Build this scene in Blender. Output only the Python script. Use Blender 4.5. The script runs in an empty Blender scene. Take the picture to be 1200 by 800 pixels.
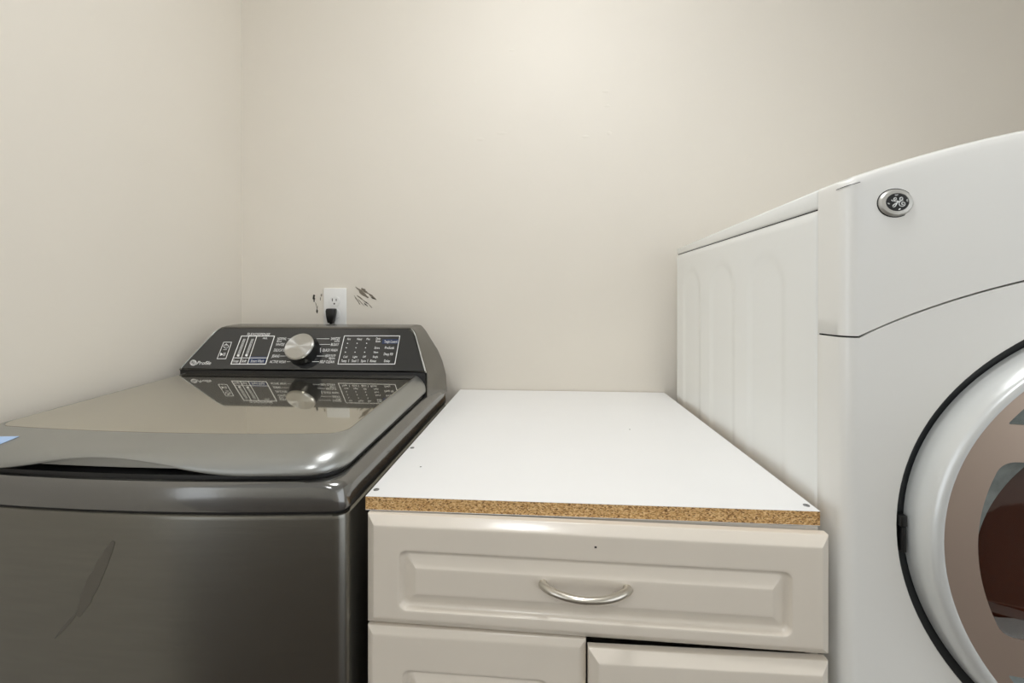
import bpy, bmesh, math, random
from mathutils import Vector
random.seed(4)
scene = bpy.context.scene
C = scene.collection

# ------------------------------------------------------------------ camera
F_PX = 491.0          # focal length in pixels of the 1200 px wide frame
HORIZON = 350.0
YAW = math.radians(3.96)
H = 0.28              # camera height above the worktop
CZ = 1.194            # camera height above the floor
cam = bpy.data.cameras.new('camera')
cam.sensor_width = 36.0
cam.lens = 36.0 * F_PX / 1200.0
cam.shift_y = -(400.0 - HORIZON) / 1200.0
cam.clip_start = 0.01
camo = bpy.data.objects.new('camera', cam)
camo.location = (0, 0, CZ)
camo.rotation_euler = (math.pi / 2, 0, YAW)
C.objects.link(camo)
scene.camera = camo

# ------------------------------------------------------------------ world, exposure
world = bpy.data.worlds.new('world')
scene.world = world
world.use_nodes = True
bgn = world.node_tree.nodes['Background']
bgn.inputs[0].default_value = (0.9, 0.95, 1.0, 1)
bgn.inputs[1].default_value = 1.0
vs = scene.view_settings
vs.view_transform = 'Standard'
vs.look = 'None'
vs.gamma = 1.0
vs.use_curve_mapping = False
vs.exposure = 0.95
LAMP_STRENGTH = 15.6
FILL_STRENGTH = 21.0  # strength of the added front fill in the hall
LAMP_COLOR = (0.95, 0.97, 1.0)
LAMP_POS = (0.03, 0.47)
scene.cycles.use_denoising = True
scene.cycles.max_bounces = 10
scene.cycles.diffuse_bounces = 6


def ray(u, v):
    r = (u - 600.0) / F_PX
    return Vector((-math.sin(YAW) + r * math.cos(YAW), math.cos(YAW) + r * math.sin(YAW), -(v - HORIZON) / F_PX))


def on_y(u, v, y):
    d = ray(u, v)
    return Vector((0, 0, CZ)) + d * (y / d.y)


def on_z(u, v, z):
    d = ray(u, v)
    return Vector((0, 0, CZ)) + d * ((z - CZ) / d.z)


def zz(k):            # height given in camera-above-worktop units
    return CZ + k * H


# ------------------------------------------------------------------ materials
def lin(c):
    return tuple(((x / 12.92) if x <= 0.04045 else ((x + 0.055) / 1.055) ** 2.4) for x in [q / 255.0 for q in c]) + (1,)


def mat(name, rgb, rough=0.5, metal=0.0, coat=0.0, bump=0.0, bscale=200.0, vary=0.0, vscale=6.0, stretch=None, spec=0.5, coat_rough=0.05, emit=None, estr=0.0, rvary=0.0):
    m = bpy.data.materials.new(name)
    m.use_nodes = True
    nt = m.node_tree
    b = nt.nodes['Principled BSDF']
    col = rgb if len(rgb) == 4 else lin(rgb)
    b.inputs['Base Color'].default_value = col
    b.inputs['Roughness'].default_value = rough
    b.inputs['Metallic'].default_value = metal
    b.inputs['Coat Weight'].default_value = coat
    b.inputs['Coat Roughness'].default_value = coat_rough
    b.inputs['Specular IOR Level'].default_value = spec
    if emit:
        b.inputs['Emission Color'].default_value = emit
        b.inputs['Emission Strength'].default_value = estr
    tc = nt.nodes.new('ShaderNodeTexCoord')
    mp = nt.nodes.new('ShaderNodeMapping')
    nt.links.new(tc.outputs['Object'], mp.inputs['Vector'])
    if stretch:
        mp.inputs['Scale'].default_value = stretch
    if vary > 0:
        n = nt.nodes.new('ShaderNodeTexNoise')
        n.inputs['Scale'].default_value = vscale
        n.inputs['Detail'].default_value = 4
        nt.links.new(mp.outputs[0], n.inputs['Vector'])
        cr = nt.nodes.new('ShaderNodeValToRGB')
        cr.color_ramp.elements[0].position = 0.3
        cr.color_ramp.elements[1].position = 0.7
        cr.color_ramp.elements[0].color = tuple(x * (1 - vary) for x in col[:3]) + (1,)
        cr.color_ramp.elements[1].color = tuple(min(1, x * (1 + vary)) for x in col[:3]) + (1,)
        nt.links.new(n.outputs['Fac'], cr.inputs['Fac'])
        nt.links.new(cr.outputs['Color'], b.inputs['Base Color'])
    if rvary > 0:
        n = nt.nodes.new('ShaderNodeTexNoise')
        n.inputs['Scale'].default_value = vscale
        nt.links.new(mp.outputs[0], n.inputs['Vector'])
        mr = nt.nodes.new('ShaderNodeMapRange')
        mr.inputs['To Min'].default_value = max(0.01, rough - rvary)
        mr.inputs['To Max'].default_value = rough + rvary
        nt.links.new(n.outputs['Fac'], mr.inputs['Value'])
        nt.links.new(mr.outputs[0], b.inputs['Roughness'])
    if bump > 0:
        n = nt.nodes.new('ShaderNodeTexNoise')
        n.inputs['Scale'].default_value = bscale
        n.inputs['Detail'].default_value = 3
        nt.links.new(mp.outputs[0], n.inputs['Vector'])
        bp = nt.nodes.new('ShaderNodeBump')
        bp.inputs['Strength'].default_value = bump
        bp.inputs['Distance'].default_value = 0.001
        nt.links.new(n.outputs['Fac'], bp.inputs['Height'])
        nt.links.new(bp.outputs['Normal'], b.inputs['Normal'])
    return m


def particle_mat():
    m = mat('particleboard_core', (170, 130, 80), 0.85)
    nt = m.node_tree
    b = nt.nodes['Principled BSDF']
    tc = [n for n in nt.nodes if n.type == 'TEX_COORD'][0]
    mp = [n for n in nt.nodes if n.type == 'MAPPING'][0]
    mp.inputs['Scale'].default_value = (1.0, 1.0, 1.9)
    v = nt.nodes.new('ShaderNodeTexVoronoi')
    v.inputs['Scale'].default_value = 420
    nt.links.new(mp.outputs[0], v.inputs['Vector'])
    n = nt.nodes.new('ShaderNodeTexNoise')
    n.inputs['Scale'].default_value = 230
    n.inputs['Detail'].default_value = 5
    n.inputs['Roughness'].default_value = 0.7
    nt.links.new(mp.outputs[0], n.inputs['Vector'])
    mx = nt.nodes.new('ShaderNodeMix')
    mx.data_type = 'RGBA'
    mx.inputs[0].default_value = 0.55
    nt.links.new(v.outputs['Color'], mx.inputs[6])
    nt.links.new(n.outputs['Fac'], mx.inputs[7])
    cr = nt.nodes.new('ShaderNodeValToRGB')
    e = cr.color_ramp.elements
    e[0].position, e[0].color = 0.30, lin((104, 72, 40))
    e[1].position, e[1].color = 0.72, lin((236, 204, 152))
    k = e.new(0.46)
    k.color = lin((194, 150, 92))
    nt.links.new(mx.outputs[2], cr.inputs['Fac'])
    nt.links.new(cr.outputs['Color'], b.inputs['Base Color'])
    bp = nt.nodes.new('ShaderNodeBump')
    bp.inputs['Strength'].default_value = 0.6
    bp.inputs['Distance'].default_value = 0.001
    nt.links.new(n.outputs['Fac'], bp.inputs['Height'])
    nt.links.new(bp.outputs['Normal'], b.inputs['Normal'])
    return m


M = {}
M['wall'] = mat('wall_paint', (229, 223, 212), 0.58, bump=0.10, bscale=160, vary=0.012, vscale=3.0, spec=0.28)
M['ceiling'] = mat('ceiling_paint', (238, 236, 230), 0.9, bump=0.1)
M['floor'] = mat('floor_wood', (74, 60, 47), 0.4, vary=0.25, vscale=3, stretch=(1, 9, 1))
M['trim'] = mat('trim_white', (235, 233, 228), 0.35)
M['scuff'] = mat('scuff_dark', (58, 54, 48), 0.9, vary=0.5, vscale=300)
M['scuff_light'] = mat('scuff_grey', (128, 120, 106), 0.9, vary=0.3, vscale=300)
M['ding'] = mat('wall_ding_paint', (206, 199, 186), 0.6)
M['washer_body'] = mat('washer_body_metal', (126, 124, 117), 0.24, 0.9, bump=0.05, bscale=80, stretch=(1, 1, 12), vary=0.04, vscale=14)
M['smear'] = mat('washer_smear', (118, 115, 108), 0.28, 0.9)
M['washer_deck'] = mat('washer_deck_plastic', (122, 121, 118), 0.16, 0.8, coat=0.4)
M['washer_lid'] = mat('washer_lid_metal', (166, 167, 164), 0.34, 0.85)
M['lid_glass'] = mat('washer_lid_glass', (196, 192, 180), 0.04, 0.95)
M['black'] = mat('black_plastic', (14, 14, 15), 0.45)
M['black_gloss'] = mat('black_gloss_plastic', (12, 12, 13), 0.32)
M['panel_glass'] = mat('control_panel_glass', (48, 49, 50), 0.10, 0.25, coat=0.8, vary=0.03)
M['console_metal'] = mat('console_metal', (112, 110, 104), 0.26, 0.85)
M['print'] = mat('white_print', (244, 244, 242), 0.6)
M['print_blue'] = mat('blue_print', (26, 44, 82), 0.5)
M['knob'] = mat('knob_spun_metal', (205, 204, 200), 0.38, 1.0)
M['sticker'] = mat('blue_film', (176, 206, 246), 0.3)
M['dryer_white'] = mat('dryer_white_paint', (232, 233, 230), 0.22, coat=0.25, bump=0.015, bscale=400)
M['dryer_front'] = mat('dryer_front_plastic', (229, 228, 223), 0.24, coat=0.25)
M['seam'] = mat('seam_dark', (34, 32, 30), 0.8)
M['gasket'] = mat('gasket_rubber', (44, 46, 47), 0.45)
M['rim'] = mat('door_rim_silver', (216, 218, 216), 0.28, 0.25)
M['champagne'] = mat('door_face_champagne', (192, 174, 160), 0.36, 0.75, bump=0.04, bscale=120, stretch=(1, 1, 8))
M['chrome'] = mat('window_silver', (200, 203, 200), 0.25, 0.8)
M['badge'] = mat('badge_satin', (196, 194, 188), 0.42, 0.7)
M['bezel'] = mat('window_bezel_grey', (128, 134, 130), 0.45, 0.3, vary=0.25, vscale=60)
M['window'] = mat('door_window_smoked', (58, 28, 18), 0.06, coat=0.6)
M['board_white'] = mat('board_white_melamine', (240, 240, 239), 0.42, vary=0.01)
M['particle'] = particle_mat()
M['cab'] = mat('cabinet_thermofoil', (222, 213, 199), 0.30, coat=0.35, coat_rough=0.12, vary=0.015, vscale=4, bump=0.02, bscale=300)
M['cab_body'] = mat('cabinet_box_white', (220, 214, 204), 0.5)
M['nickel'] = mat('handle_nickel', (206, 200, 188), 0.28, 0.9)
M['screw'] = mat('screw_steel', (150, 150, 150), 0.35, 0.9)
M['outlet'] = mat('outlet_plastic', (240, 240, 238), 0.35)
M['slot'] = mat('outlet_slot', (70, 66, 62), 0.8)
M['lamp'] = mat('lamp_glass', (255, 250, 240), 0.4, emit=LAMP_COLOR + (1,), estr=LAMP_STRENGTH)
M['fill_lamp'] = mat('fill_lamp_emitter', (255, 250, 240), 0.4, emit=LAMP_COLOR + (1,), estr=FILL_STRENGTH)  # emission of the added fill behind the camera
M['lamp_base'] = mat('lamp_base_metal', (220, 220, 216), 0.35, 0.6)


# ------------------------------------------------------------------ helpers
def mesh_obj(name, bm, m, parent=None, smooth=True, angle=35.0):
    me = bpy.data.meshes.new(name)
    bmesh.ops.recalc_face_normals(bm, faces=bm.faces)
    bm.to_mesh(me)
    bm.free()
    if isinstance(m, (list, tuple)):
        for q in m:
            me.materials.append(q)
    else:
        me.materials.append(m)
    if smooth:
        me.polygons.foreach_set('use_smooth', [True] * len(me.polygons))
        try:
            me.set_sharp_from_angle(angle=math.radians(angle))
        except Exception:
            pass
    o = bpy.data.objects.new(name, me)
    C.objects.link(o)
    if parent is not None:
        o.parent = parent
        o.matrix_parent_inverse = parent.matrix_basis.inverted()
    return o


def thing(name, label, cat, loc, group=None):
    o = bpy.data.objects.new(name, None)
    o.empty_display_size = 0.05
    o.location = loc
    C.objects.link(o)
    tag(o, label, cat, group)
    return o


def tag(o, label=None, cat=None, group=None, kind=None):
    if label: o['label'] = label
    if cat: o['category'] = cat
    if group: o['group'] = group
    if kind: o['kind'] = kind
    return o


def box(bm, x0, x1, y0, y1, z0, z1, bev=0.0, seg=2):
    r = bmesh.ops.create_cube(bm, size=1.0)
    vs_ = r['verts']
    for v in vs_:
        v.co = Vector(((x0 + x1) / 2 + v.co.x * (x1 - x0), (y0 + y1) / 2 + v.co.y * (y1 - y0), (z0 + z1) / 2 + v.co.z * (z1 - z0)))
    if bev > 0:
        es = {e for v in vs_ for e in v.link_edges}
        bmesh.ops.bevel(bm, geom=list(es), offset=bev, segments=seg, affect='EDGES', profile=0.5)
    return vs_


def loft(bm, loops, closed=True, cap0=False, cap1=False):
    rows = [[bm.verts.new(p) for p in L] for L in loops]
    n = len(rows[0])
    for a, b in zip(rows[:-1], rows[1:]):
        for i in range(n if closed else n - 1):
            j = (i + 1) % n
            try:
                bm.faces.new((a[i], a[j], b[j], b[i]))
            except ValueError:
                pass
    if cap0: bm.faces.new(list(reversed(rows[0])))
    if cap1: bm.faces.new(rows[-1])
    return rows


def tube(bm, pts, rad, n=10, closed=False, caps=True, flat=None):
    pts = [Vector(p) for p in pts]
    loops = []
    up = Vector((0, 0, 1))
    for i, p in enumerate(pts):
        if closed:
            t = pts[(i + 1) % len(pts)] - pts[i - 1]
        else:
            t = pts[min(i + 1, len(pts) - 1)] - pts[max(i - 1, 0)]
        t.normalize()
        a = t.cross(up)
        if a.length < 1e-3:
            a = t.cross(Vector((0, 1, 0)))
        a.normalize()
        b = a.cross(t).normalized()
        r = rad[i] if isinstance(rad, (list, tuple)) else rad
        loops.append([p + a * r * math.cos(2 * math.pi * k / n) + b * r * math.sin(2 * math.pi * k / n) for k in range(n)])
    if closed:
        loops.append(loops[0])
    loft(bm, loops, True, caps and not closed, caps and not closed)
    if closed:
        bmesh.ops.remove_doubles(bm, verts=bm.verts, dist=1e-6)


def spline(pts, n=8):
    out = []
    P = [Vector(p) for p in pts]
    for i in range(len(P) - 1):
        p0, p1, p2, p3 = P[max(i - 1, 0)], P[i], P[i + 1], P[min(i + 2, len(P) - 1)]
        for k in range(n):
            t = k / n
            out.append(0.5 * ((2 * p1) + (p2 - p0) * t + (2 * p0 - 5 * p1 + 4 * p2 - p3) * t * t + (3 * p1 - p0 - 3 * p2 + p3) * t ** 3))
    out.append(P[-1])
    return out


def rrect(x0, x1, y0, y1, rf, rb, nseg=8, nedge=24):
    """plan outline, counter-clockwise from the front left; rf / rb = front / back corner radii"""
    pts = []
    def arc(cx, cy, r, a0, a1):
        for k in range(nseg + 1):
            a = math.radians(a0 + (a1 - a0) * k / nseg)
            pts.append((cx + r * math.cos(a), cy + r * math.sin(a)))
    def edge(p, q):
        for k in range(1, nedge):
            t = k / nedge
            pts.append((p[0] + (q[0] - p[0]) * t, p[1] + (q[1] - p[1]) * t))
    arc(x0 + rf, y0 + rf, rf, 180, 270)
    edge((x0 + rf, y0), (x1 - rf, y0))
    arc(x1 - rf, y0 + rf, rf, 270, 360)
    edge((x1, y0 + rf), (x1, y1 - rb))
    arc(x1 - rb, y1 - rb, rb, 0, 90)
    edge((x1 - rb, y1), (x0 + rb, y1))
    arc(x0 + rb, y1 - rb, rb, 90, 180)
    edge((x0, y1 - rb), (x0, y0 + rf))
    return pts


def smooth01(t):
    t = max(0.0, min(1.0, t))
    return t * t * (3 - 2 * t)


def fill_polygon(bm, outer, holes):
    """2-D outline with holes, triangulated at y = 0 (x, z)"""
    es = []
    for loop in [outer] + holes:
        vv = [bm.verts.new((p[0], 0, p[1])) for p in loop]
        for i in range(len(vv)):
            es.append(bm.edges.new((vv[i], vv[(i + 1) % len(vv)])))
    bmesh.ops.triangle_fill(bm, use_beauty=True, use_dissolve=False, edges=es)


def cut_columns(bm, xs):
    for x in xs:
        bmesh.ops.bisect_plane(bm, geom=list(bm.verts) + list(bm.edges) + list(bm.faces), dist=1e-7, plane_co=(x, 0, 0), plane_no=(1, 0, 0))


# ------------------------------------------------------------------ the room
YB = 4.585 * H        # back wall
XL = -3.43 * H        # left wall
XR = 2.05
YO = -0.10            # front of the laundry closet
HALL = -4.2
CEIL = 2.44


def slab(name, x0, x1, y0, y1, z0, z1, m):
    bm = bmesh.new()
    box(bm, x0, x1, y0, y1, z0, z1)
    return tag(mesh_obj(name, bm, m, smooth=False), kind='structure')


wall_back = slab('wall_back', XL - 0.1, XR + 0.1, YB, YB + 0.1, 0, CEIL, M['wall'])
wall_left = slab('wall_left', XL - 0.1, XL, YO, YB, 0, CEIL, M['wall'])
slab('wall_right', XR, XR + 0.1, YO, YB, 0, CEIL, M['wall'])
slab('floor', -3.2, 3.2, HALL, YB, -0.05, 0, M['floor'])
slab('ceiling', -3.2, 3.2, HALL, YB + 0.1, CEIL, CEIL + 0.05, M['ceiling'])
slab('wall_front', -3.2, XL - 0.1, YO, YO + 0.1, 0, CEIL, M['wall'])
slab('wall_hall', -3.2, 3.2, HALL - 0.1, HALL, 0, CEIL, M['wall'])
slab('baseboard_back', XL, XR, YB - 0.013, YB, 0, 0.1, M['trim'])


def wall_stroke(name, px, m, ys=YB - 0.0006):
    bm = bmesh.new()
    vv = [bm.verts.new(on_y(u, v, ys)) for u, v in px]
    bm.faces.new(vv)
    r = bmesh.ops.extrude_face_region(bm, geom=list(bm.faces))
    for q in r['geom']:
        if isinstance(q, bmesh.types.BMVert):
            q.co.y += 0.0005
    return mesh_obj(name, bm, m, wall_back, smooth=False)


def brush(p, q, w0, w1, jit=0.25, n=7):
    """ragged lens-shaped stroke from p to q"""
    p, q = Vector(p), Vector(q)
    d = (q - p)
    nrm = Vector((-d.y, d.x)).normalized()
    a, b = [], []
    for i in range(n + 1):
        t = i / n
        w = (w0 + (w1 - w0) * t) * (math.sin(math.pi * (0.06 + 0.88 * t)) ** 0.7)
        a.append(p + d * t + nrm * w * (0.5 + random.uniform(-jit, jit)))
        b.append(p + d * t - nrm * w * (0.5 + random.uniform(-jit, jit)))
    return [(x.x, x.y) for x in a + b[::-1]]


def zs(x, y):         # from the 10x crop with its corner at (350, 320)
    return (350 + x / 10.0, 320 + y / 10.0)


for p, q, w0, w1, mm in [((665, 158), (815, 290), 2.2, 5.0, 'scuff_light'), ((735, 175), (815, 240), 3.5, 2.0, 'scuff_light'),
                         ((810, 230), (910, 310), 1.6, 2.2, 'scuff_light'), ((845, 282), (905, 308), 1.3, 1.0, 'scuff'),
                         ((650, 262), (720, 370), 1.4, 1.0, 'scuff_light'), ((680, 258), (800, 350), 1.4, 1.0, 'scuff_light'),
                         ((775, 330), (820, 362), 1.6, 1.0, 'scuff'), ((765, 348), (810, 390), 1.2, 0.9, 'scuff'),
                         ((820, 362), (862, 410), 0.9, 0.6, 'scuff_light'), ((690, 300), (770, 385), 0.7, 0.5, 'scuff_light'),
                         ((180, 250), (180, 338), 2.8, 1.8, 'scuff'), ((215, 415), (218, 470), 1.4, 2.0, 'scuff'),
                         ((268, 240), (264, 275), 1.6, 1.3, 'scuff_light'), ((258, 280), (252, 320), 1.0, 0.7, 'scuff_light'),
                         ((195, 340), (216, 415), 0.8, 0.6, 'scuff_light'), ((222, 380), (212, 430), 0.7, 0.6, 'scuff_light')]:
    wall_stroke('scuff_mark', brush(zs(*p), zs(*q), w0, w1), M[mm])


for u, v, ru, rv in ((563, 163, 5, 2.2), (588, 156, 7, 1.6), (686, 160, 5, 1.8), (714, 156, 3, 2.6), (710, 107, 5, 1.8), (712, 124, 4, 1.5), (508, 122, 3, 2), (600, 59, 4, 1.6)):
    bm = bmesh.new()
    loops = []
    for k_, dep in ((1.0, 0.0), (0.75, 0.00035), (0.4, 0.0006), (0.05, 0.0007)):
        loops.append([on_y(u + ru * k_ * math.cos(2 * math.pi * q / 14), v + rv * k_ * math.sin(2 * math.pi * q / 14), YB) - Vector((0, dep - 0.00005, 0)) for q in range(14)])
    loft(bm, loops, cap1=True)
    mesh_obj('paint_blemish', bm, M['wall'], wall_back, angle=80)


# ------------------------------------------------------------------ ceiling lamp (above the frame) and added hall fill lamp
def ceiling_or_fill_lamp(x, y, label, m):
    t = thing('ceiling_or_fill_lamp', label, 'lamp', (x, y, CEIL))
    n = 48
    def ring(r, z): return [(x + r * math.cos(2 * math.pi * k / n), y + r * math.sin(2 * math.pi * k / n), z) for k in range(n)]
    bm = bmesh.new()
    loft(bm, [ring(0.001, CEIL), ring(0.19, CEIL), ring(0.19, CEIL - 0.02), ring(0.175, CEIL - 0.025), ring(0.001, CEIL - 0.025)])
    mesh_obj('base', bm, M['lamp_base'], t)
    bm = bmesh.new()
    loft(bm, [ring(0.17 * math.cos(a), CEIL - 0.026 - 0.075 * math.sin(a)) for a in [math.radians(q) for q in (0, 12, 25, 38, 52, 66, 79, 89)]], cap1=True)
    mesh_obj('diffuser', bm, m, t)


ceiling_or_fill_lamp(*LAMP_POS, 'round white flush-mount ceiling lamp above the appliances', M['lamp'])
ceiling_or_fill_lamp(-0.2, -1.05, 'added fill lamp in the unseen hall, shaped as a round ceiling lamp', M['fill_lamp'])  # added behind the camera to brighten appliance and cabinet fronts


# ------------------------------------------------------------------ washing machine
WX0, WX1 = -3.36 * H, -0.948 * H
WCX = (WX0 + WX1) / 2
WYF, WYB = 1.985 * H, 4.17 * H
BOW = 0.020


def bowed(pts, yfront, yback, bow=BOW):
    out = []
    hw = (WX1 - WX0) / 2
    for x, y in pts:
        w = max(0.0, 1 - (y - yfront) / 0.25) ** 2
        out.append((x, y - bow * (1 - ((x - WCX) / hw) ** 2) * w))
    return out


def washing_machine():
    W = thing('washing_machine', 'dark grey metallic top-loading washing machine with a sloped control console', 'washer', (WCX, (WYF + WYB) / 2, 0))
    # body shell
    bm = bmesh.new()
    def wl(f, s, z, r=0.018, bk=0.0, slope=0.0):
        o = bowed(rrect(WX0 + s, WX1 - s, WYF + f, WYB - bk, max(r, 0.004), 0.012), WYF + f, WYB)
        return [(x, y, z + slope * (y - WYF) / (WYB - WYF)) for x, y in o]
    loft(bm, [wl(0.006, 0.006, 0.02), wl(0, 0, 0.03), wl(0, 0, 0.892), wl(0.001, 0.001, 0.8965), wl(0.004, 0.004, 0.899)], cap0=True, cap1=True)
    mesh_obj('body_panel', bm, M['washer_body'], W)
    for x in (WX0 + 0.06, WX1 - 0.06):
        for y in (WYF + 0.06, WYB - 0.06):
            bm = bmesh.new()
            tube(bm, [(x, y, 0.0), (x, y, 0.008), (x, y, 0.022)], [0.022, 0.022, 0.014], 16)
            mesh_obj('foot', bm, M['black'], W)
    # greasy smears on the front
    def frontpt(u, v):
        d = ray(u, v)
        y = WYF
        for _ in range(8):
            x = d.x * y / d.y
            y = WYF - BOW * (1 - ((x - WCX) / ((WX1 - WX0) / 2)) ** 2) - 0.0003
        return Vector((x, y, CZ + d.z * y / d.y))
    for p, q, w0, w1 in (((132.5, 634), (91, 722), 13, 17), ((89, 719), (64, 748), 5, 3)):
        bm = bmesh.new()
        pts = brush(p, q, w0, w1, 0.06, 14)
        h_ = len(pts) // 2
        a_, b_ = pts[:h_], pts[h_:][::-1]
        loft(bm, [[frontpt(*k) for k in a_], [frontpt(*k) for k in b_]], closed=False)
        mesh_obj('smear', bm, M['smear'], W, smooth=True)
    # seam
    bm = bmesh.new()
    loft(bm, [wl(0.005, 0.005, 0.898), wl(0.005, 0.005, 0.904)], cap0=True, cap1=True)
    mesh_obj('seam', bm, M['black'], W)
    # deck
    bm = bmesh.new()
    sl = 0.016
    L = [wl(0.004, 0.003, 0.902), wl(0.0005, 0.0005, 0.9035), wl(0, 0, 0.906), wl(0.0005, 0.0012, 0.918), wl(0.002, 0.0028, 0.930, 0.022, slope=sl * .5),
         wl(0.003, 0.0048, 0.9345, 0.024, slope=sl * .7), wl(0.005, 0.0105, 0.9390, 0.03, slope=sl * .9), wl(0.008, 0.0160, 0.9418, 0.035, slope=sl),
         wl(0.014, 0.0195, 0.9425, 0.038, slope=sl), wl(0.024, 0.024, 0.938, 0.04, slope=sl)]
    loft(bm, L, cap0=True, cap1=True)
    mesh_obj('deck', bm, M['washer_deck'], W)
    bm = bmesh.new()
    loft(bm, [wl(0.018, 0.021, 0.9395, 0.04, bk=0.05, slope=sl), wl(0.020, 0.023, 0.9455, 0.04, bk=0.05, slope=sl)], cap0=True, cap1=True)
    mesh_obj('lid_seal', bm, M['black'], W)
    # lid
    lx0, lx1, lyf, lyb = -3.305 * H, -1.000 * H, 2.0 * H, 3.595 * H
    def zl(x, y, h):
        t = (y - lyf) / (lyb - lyf)
        return 0.9485 + 0.015 * t + h * (1 + 0.26 * t)
    def scoop(x):
        d = abs(x - (WCX - 0.005)) / 0.205
        return 0.024 * (0.5 + 0.5 * math.cos(math.pi * min(1.0, d)))
    def ll(f, s, h, r, lift=1.0):
        o = bowed(rrect(lx0 + s, lx1 - s, lyf + f, lyb, r, 0.004), lyf + f, lyb)
        out = []
        for x, y in o:
            fr = smooth01(1 - (y - (lyf - BOW)) / 0.09)
            z = zl(x, y, h)
            sc = scoop(x) * fr * lift * max(0.0, 1 - h / 0.0305) ** 0.7
            out.append((x, y, z + sc))
        return out
    lid = bpy.data.objects.new('lid', None)
    bm = bmesh.new()
    prof = [(0.040, 0.020, 0.012, 0.026), (0.012, 0.008, 0.006, 0.036), (0.004, 0.003, 0.0005, 0.042), (0.0005, 0.0005, 0.003, 0.046), (0.0, 0.0, 0.007, 0.046), (0.002, 0.001, 0.012, 0.046), (0.007, 0.0035, 0.018, 0.044), (0.015, 0.0075, 0.0235, 0.04),
            (0.027, 0.013, 0.0282, 0.036), (0.042, 0.0175, 0.0312, 0.033), (0.060, 0.021, 0.0328, 0.03), (0.0755, 0.0245, 0.0332, 0.026), (0.0765, 0.0255, 0.0322, 0.026)]
    loft(bm, [ll(*p) for p in prof], cap0=True, cap1=True)
    bpy.data.objects.remove(lid)
    lid = mesh_obj('lid', bm, M['washer_lid'], W)
    bm = bmesh.new()
    loft(bm, [ll(0.0770, 0.0260, 0.0315, 0.026), ll(0.0770, 0.0260, 0.0330, 0.026), ll(0.0776, 0.0266, 0.0334, 0.0255)], cap0=True, cap1=True)
    mesh_obj('glass_panel', bm, M['lid_glass'], lid, angle=3)
    # recessed inner edge seen under the finger scoop
    bm = bmesh.new()
    loft(bm, [ll(0.032, 0.03, -0.001, 0.04, 0), ll(0.030, 0.03, 0.0, 0.04, 0), ll(0.034, 0.03, 0.022, 0.04, 0)], cap0=True, cap1=True)
    mesh_obj('handle_recess', bm, M['washer_lid'], lid)
    # blue film left on the lid
    bm = bmesh.new()
    def lidpt(u, v):
        hs = [(q[0], q[2]) for q in prof[3:-1]]
        d = ray(u, v)
        for k in range(4000):
            t = 0.52 + 0.25 * k / 4000
            x, y, z = d.x * t, d.y * t, CZ + d.z * t
            f = y - (lyf - BOW * (1 - ((x - WCX) / ((WX1 - WX0) / 2)) ** 2))
            h = 0.0 if f < 0 else hs[-1][1]
            for (f0, h0), (f1, h1) in zip(hs[:-1], hs[1:]):
                if f0 <= f <= f1:
                    h = h0 + (h1 - h0) * (f - f0) / max(1e-6, f1 - f0)
                    break
            if z <= zl(x, y, h) + 0.0007:
                break
        return Vector((x, y, z))
    vv = [bm.verts.new(lidpt(u, v)) for u, v in ((-14, 511.8), (6, 511.4), (22.5, 511.2), (10, 516.3), (0, 520.3), (-14, 526))]
    bm.faces.new(vv)
    r = bmesh.ops.extrude_face_region(bm, geom=list(bm.faces))
    for q in r['geom']:
        if isinstance(q, bmesh.types.BMVert):
            q.co.z += 0.0004
    tag(mesh_obj('protective_film', bm, M['sticker'], lid, smooth=False), 'scrap of pale blue film on the lid edge')

    # console ------------------------------------------------------
    KX = -2.145 * H
    ZB, ZT = zz(-0.645), zz(-0.270)
    YF0, YF1 = 3.60 * H, 3.85 * H
    hwb, hwt = 1.150 * H, 0.965 * H
    N = 22
    def half_front(t, inset=0.0):
        w = hwb + (hwt - hwb) * t
        if t > 0.80:
            k = (t - 0.80) / 0.20
            w -= 0.050 * H * (1 - math.sqrt(max(0.0, 1 - k * k)))
        return w - inset
    tab = [(0, 1.200), (0.25, 1.190), (0.45, 1.155), (0.62, 1.105), (0.78, 1.035), (0.9, 0.985), (0.97, 0.945), (1.0, 0.915)]
    def half_back(t):
        for (a, x), (b, y) in zip(tab[:-1], tab[1:]):
            if a <= t <= b:
                return (x + (y - x) * (t - a) / (b - a)) * H
        return tab[-1][1] * H
    slope = (YF1 - YF0) / (ZT - ZB)
    fy = lambda z: YF0 + (z - ZB) * slope
    zb1, zt1 = zz(-0.93), zz(-0.256)
    yb = 4.165 * H
    def section(hwz, z0, z1, yfun, cx=KX):
        pts = []
        zs_ = [z0 + (ZB - z0) * q for q in (0, 0.3, 0.6, 0.85, 0.96)] + [ZB + (z1 - ZB) * (1 - (1 - i / N) ** 1.5) for i in range(N + 1)]
        for z in zs_:
            pts.append((cx + hwz(z), yfun(z), z))
        for i in range(1, 24):
            pts.append((cx + hwz(z1) * (1 - 2 * i / 24), yfun(z1), z1))
        for z in reversed(zs_):
            pts.append((cx - hwz(z), yfun(z), z))
        for i in range(1, 24):
            pts.append((cx - hwz(z0) * (1 - 2 * i / 24), yfun(z0), z0))
        return pts
    def hf(z, ins=0.0):
        return half_front(max(0.0, min(1.0, (z - ZB) / (ZT - ZB))), ins)
    fyl = lambda z: fy(max(z, ZB)) + (min(0.006, (ZB - z) * 1.5) if z < ZB else 0.0)
    secs = [section(lambda z: hf(z, 0.0045), zb1, ZT - 0.0045, lambda z: fyl(z) + 0.001),
            section(lambda z: hf(z, 0.0030), zb1, ZT - 0.003, lambda z: fyl(z) - 0.0005),
            section(lambda z: hf(z, 0.0012), zb1, ZT - 0.001, lambda z: fyl(z) - 0.0005),
            section(hf, zb1, ZT, lambda z: fyl(z) + 0.001)]
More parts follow.
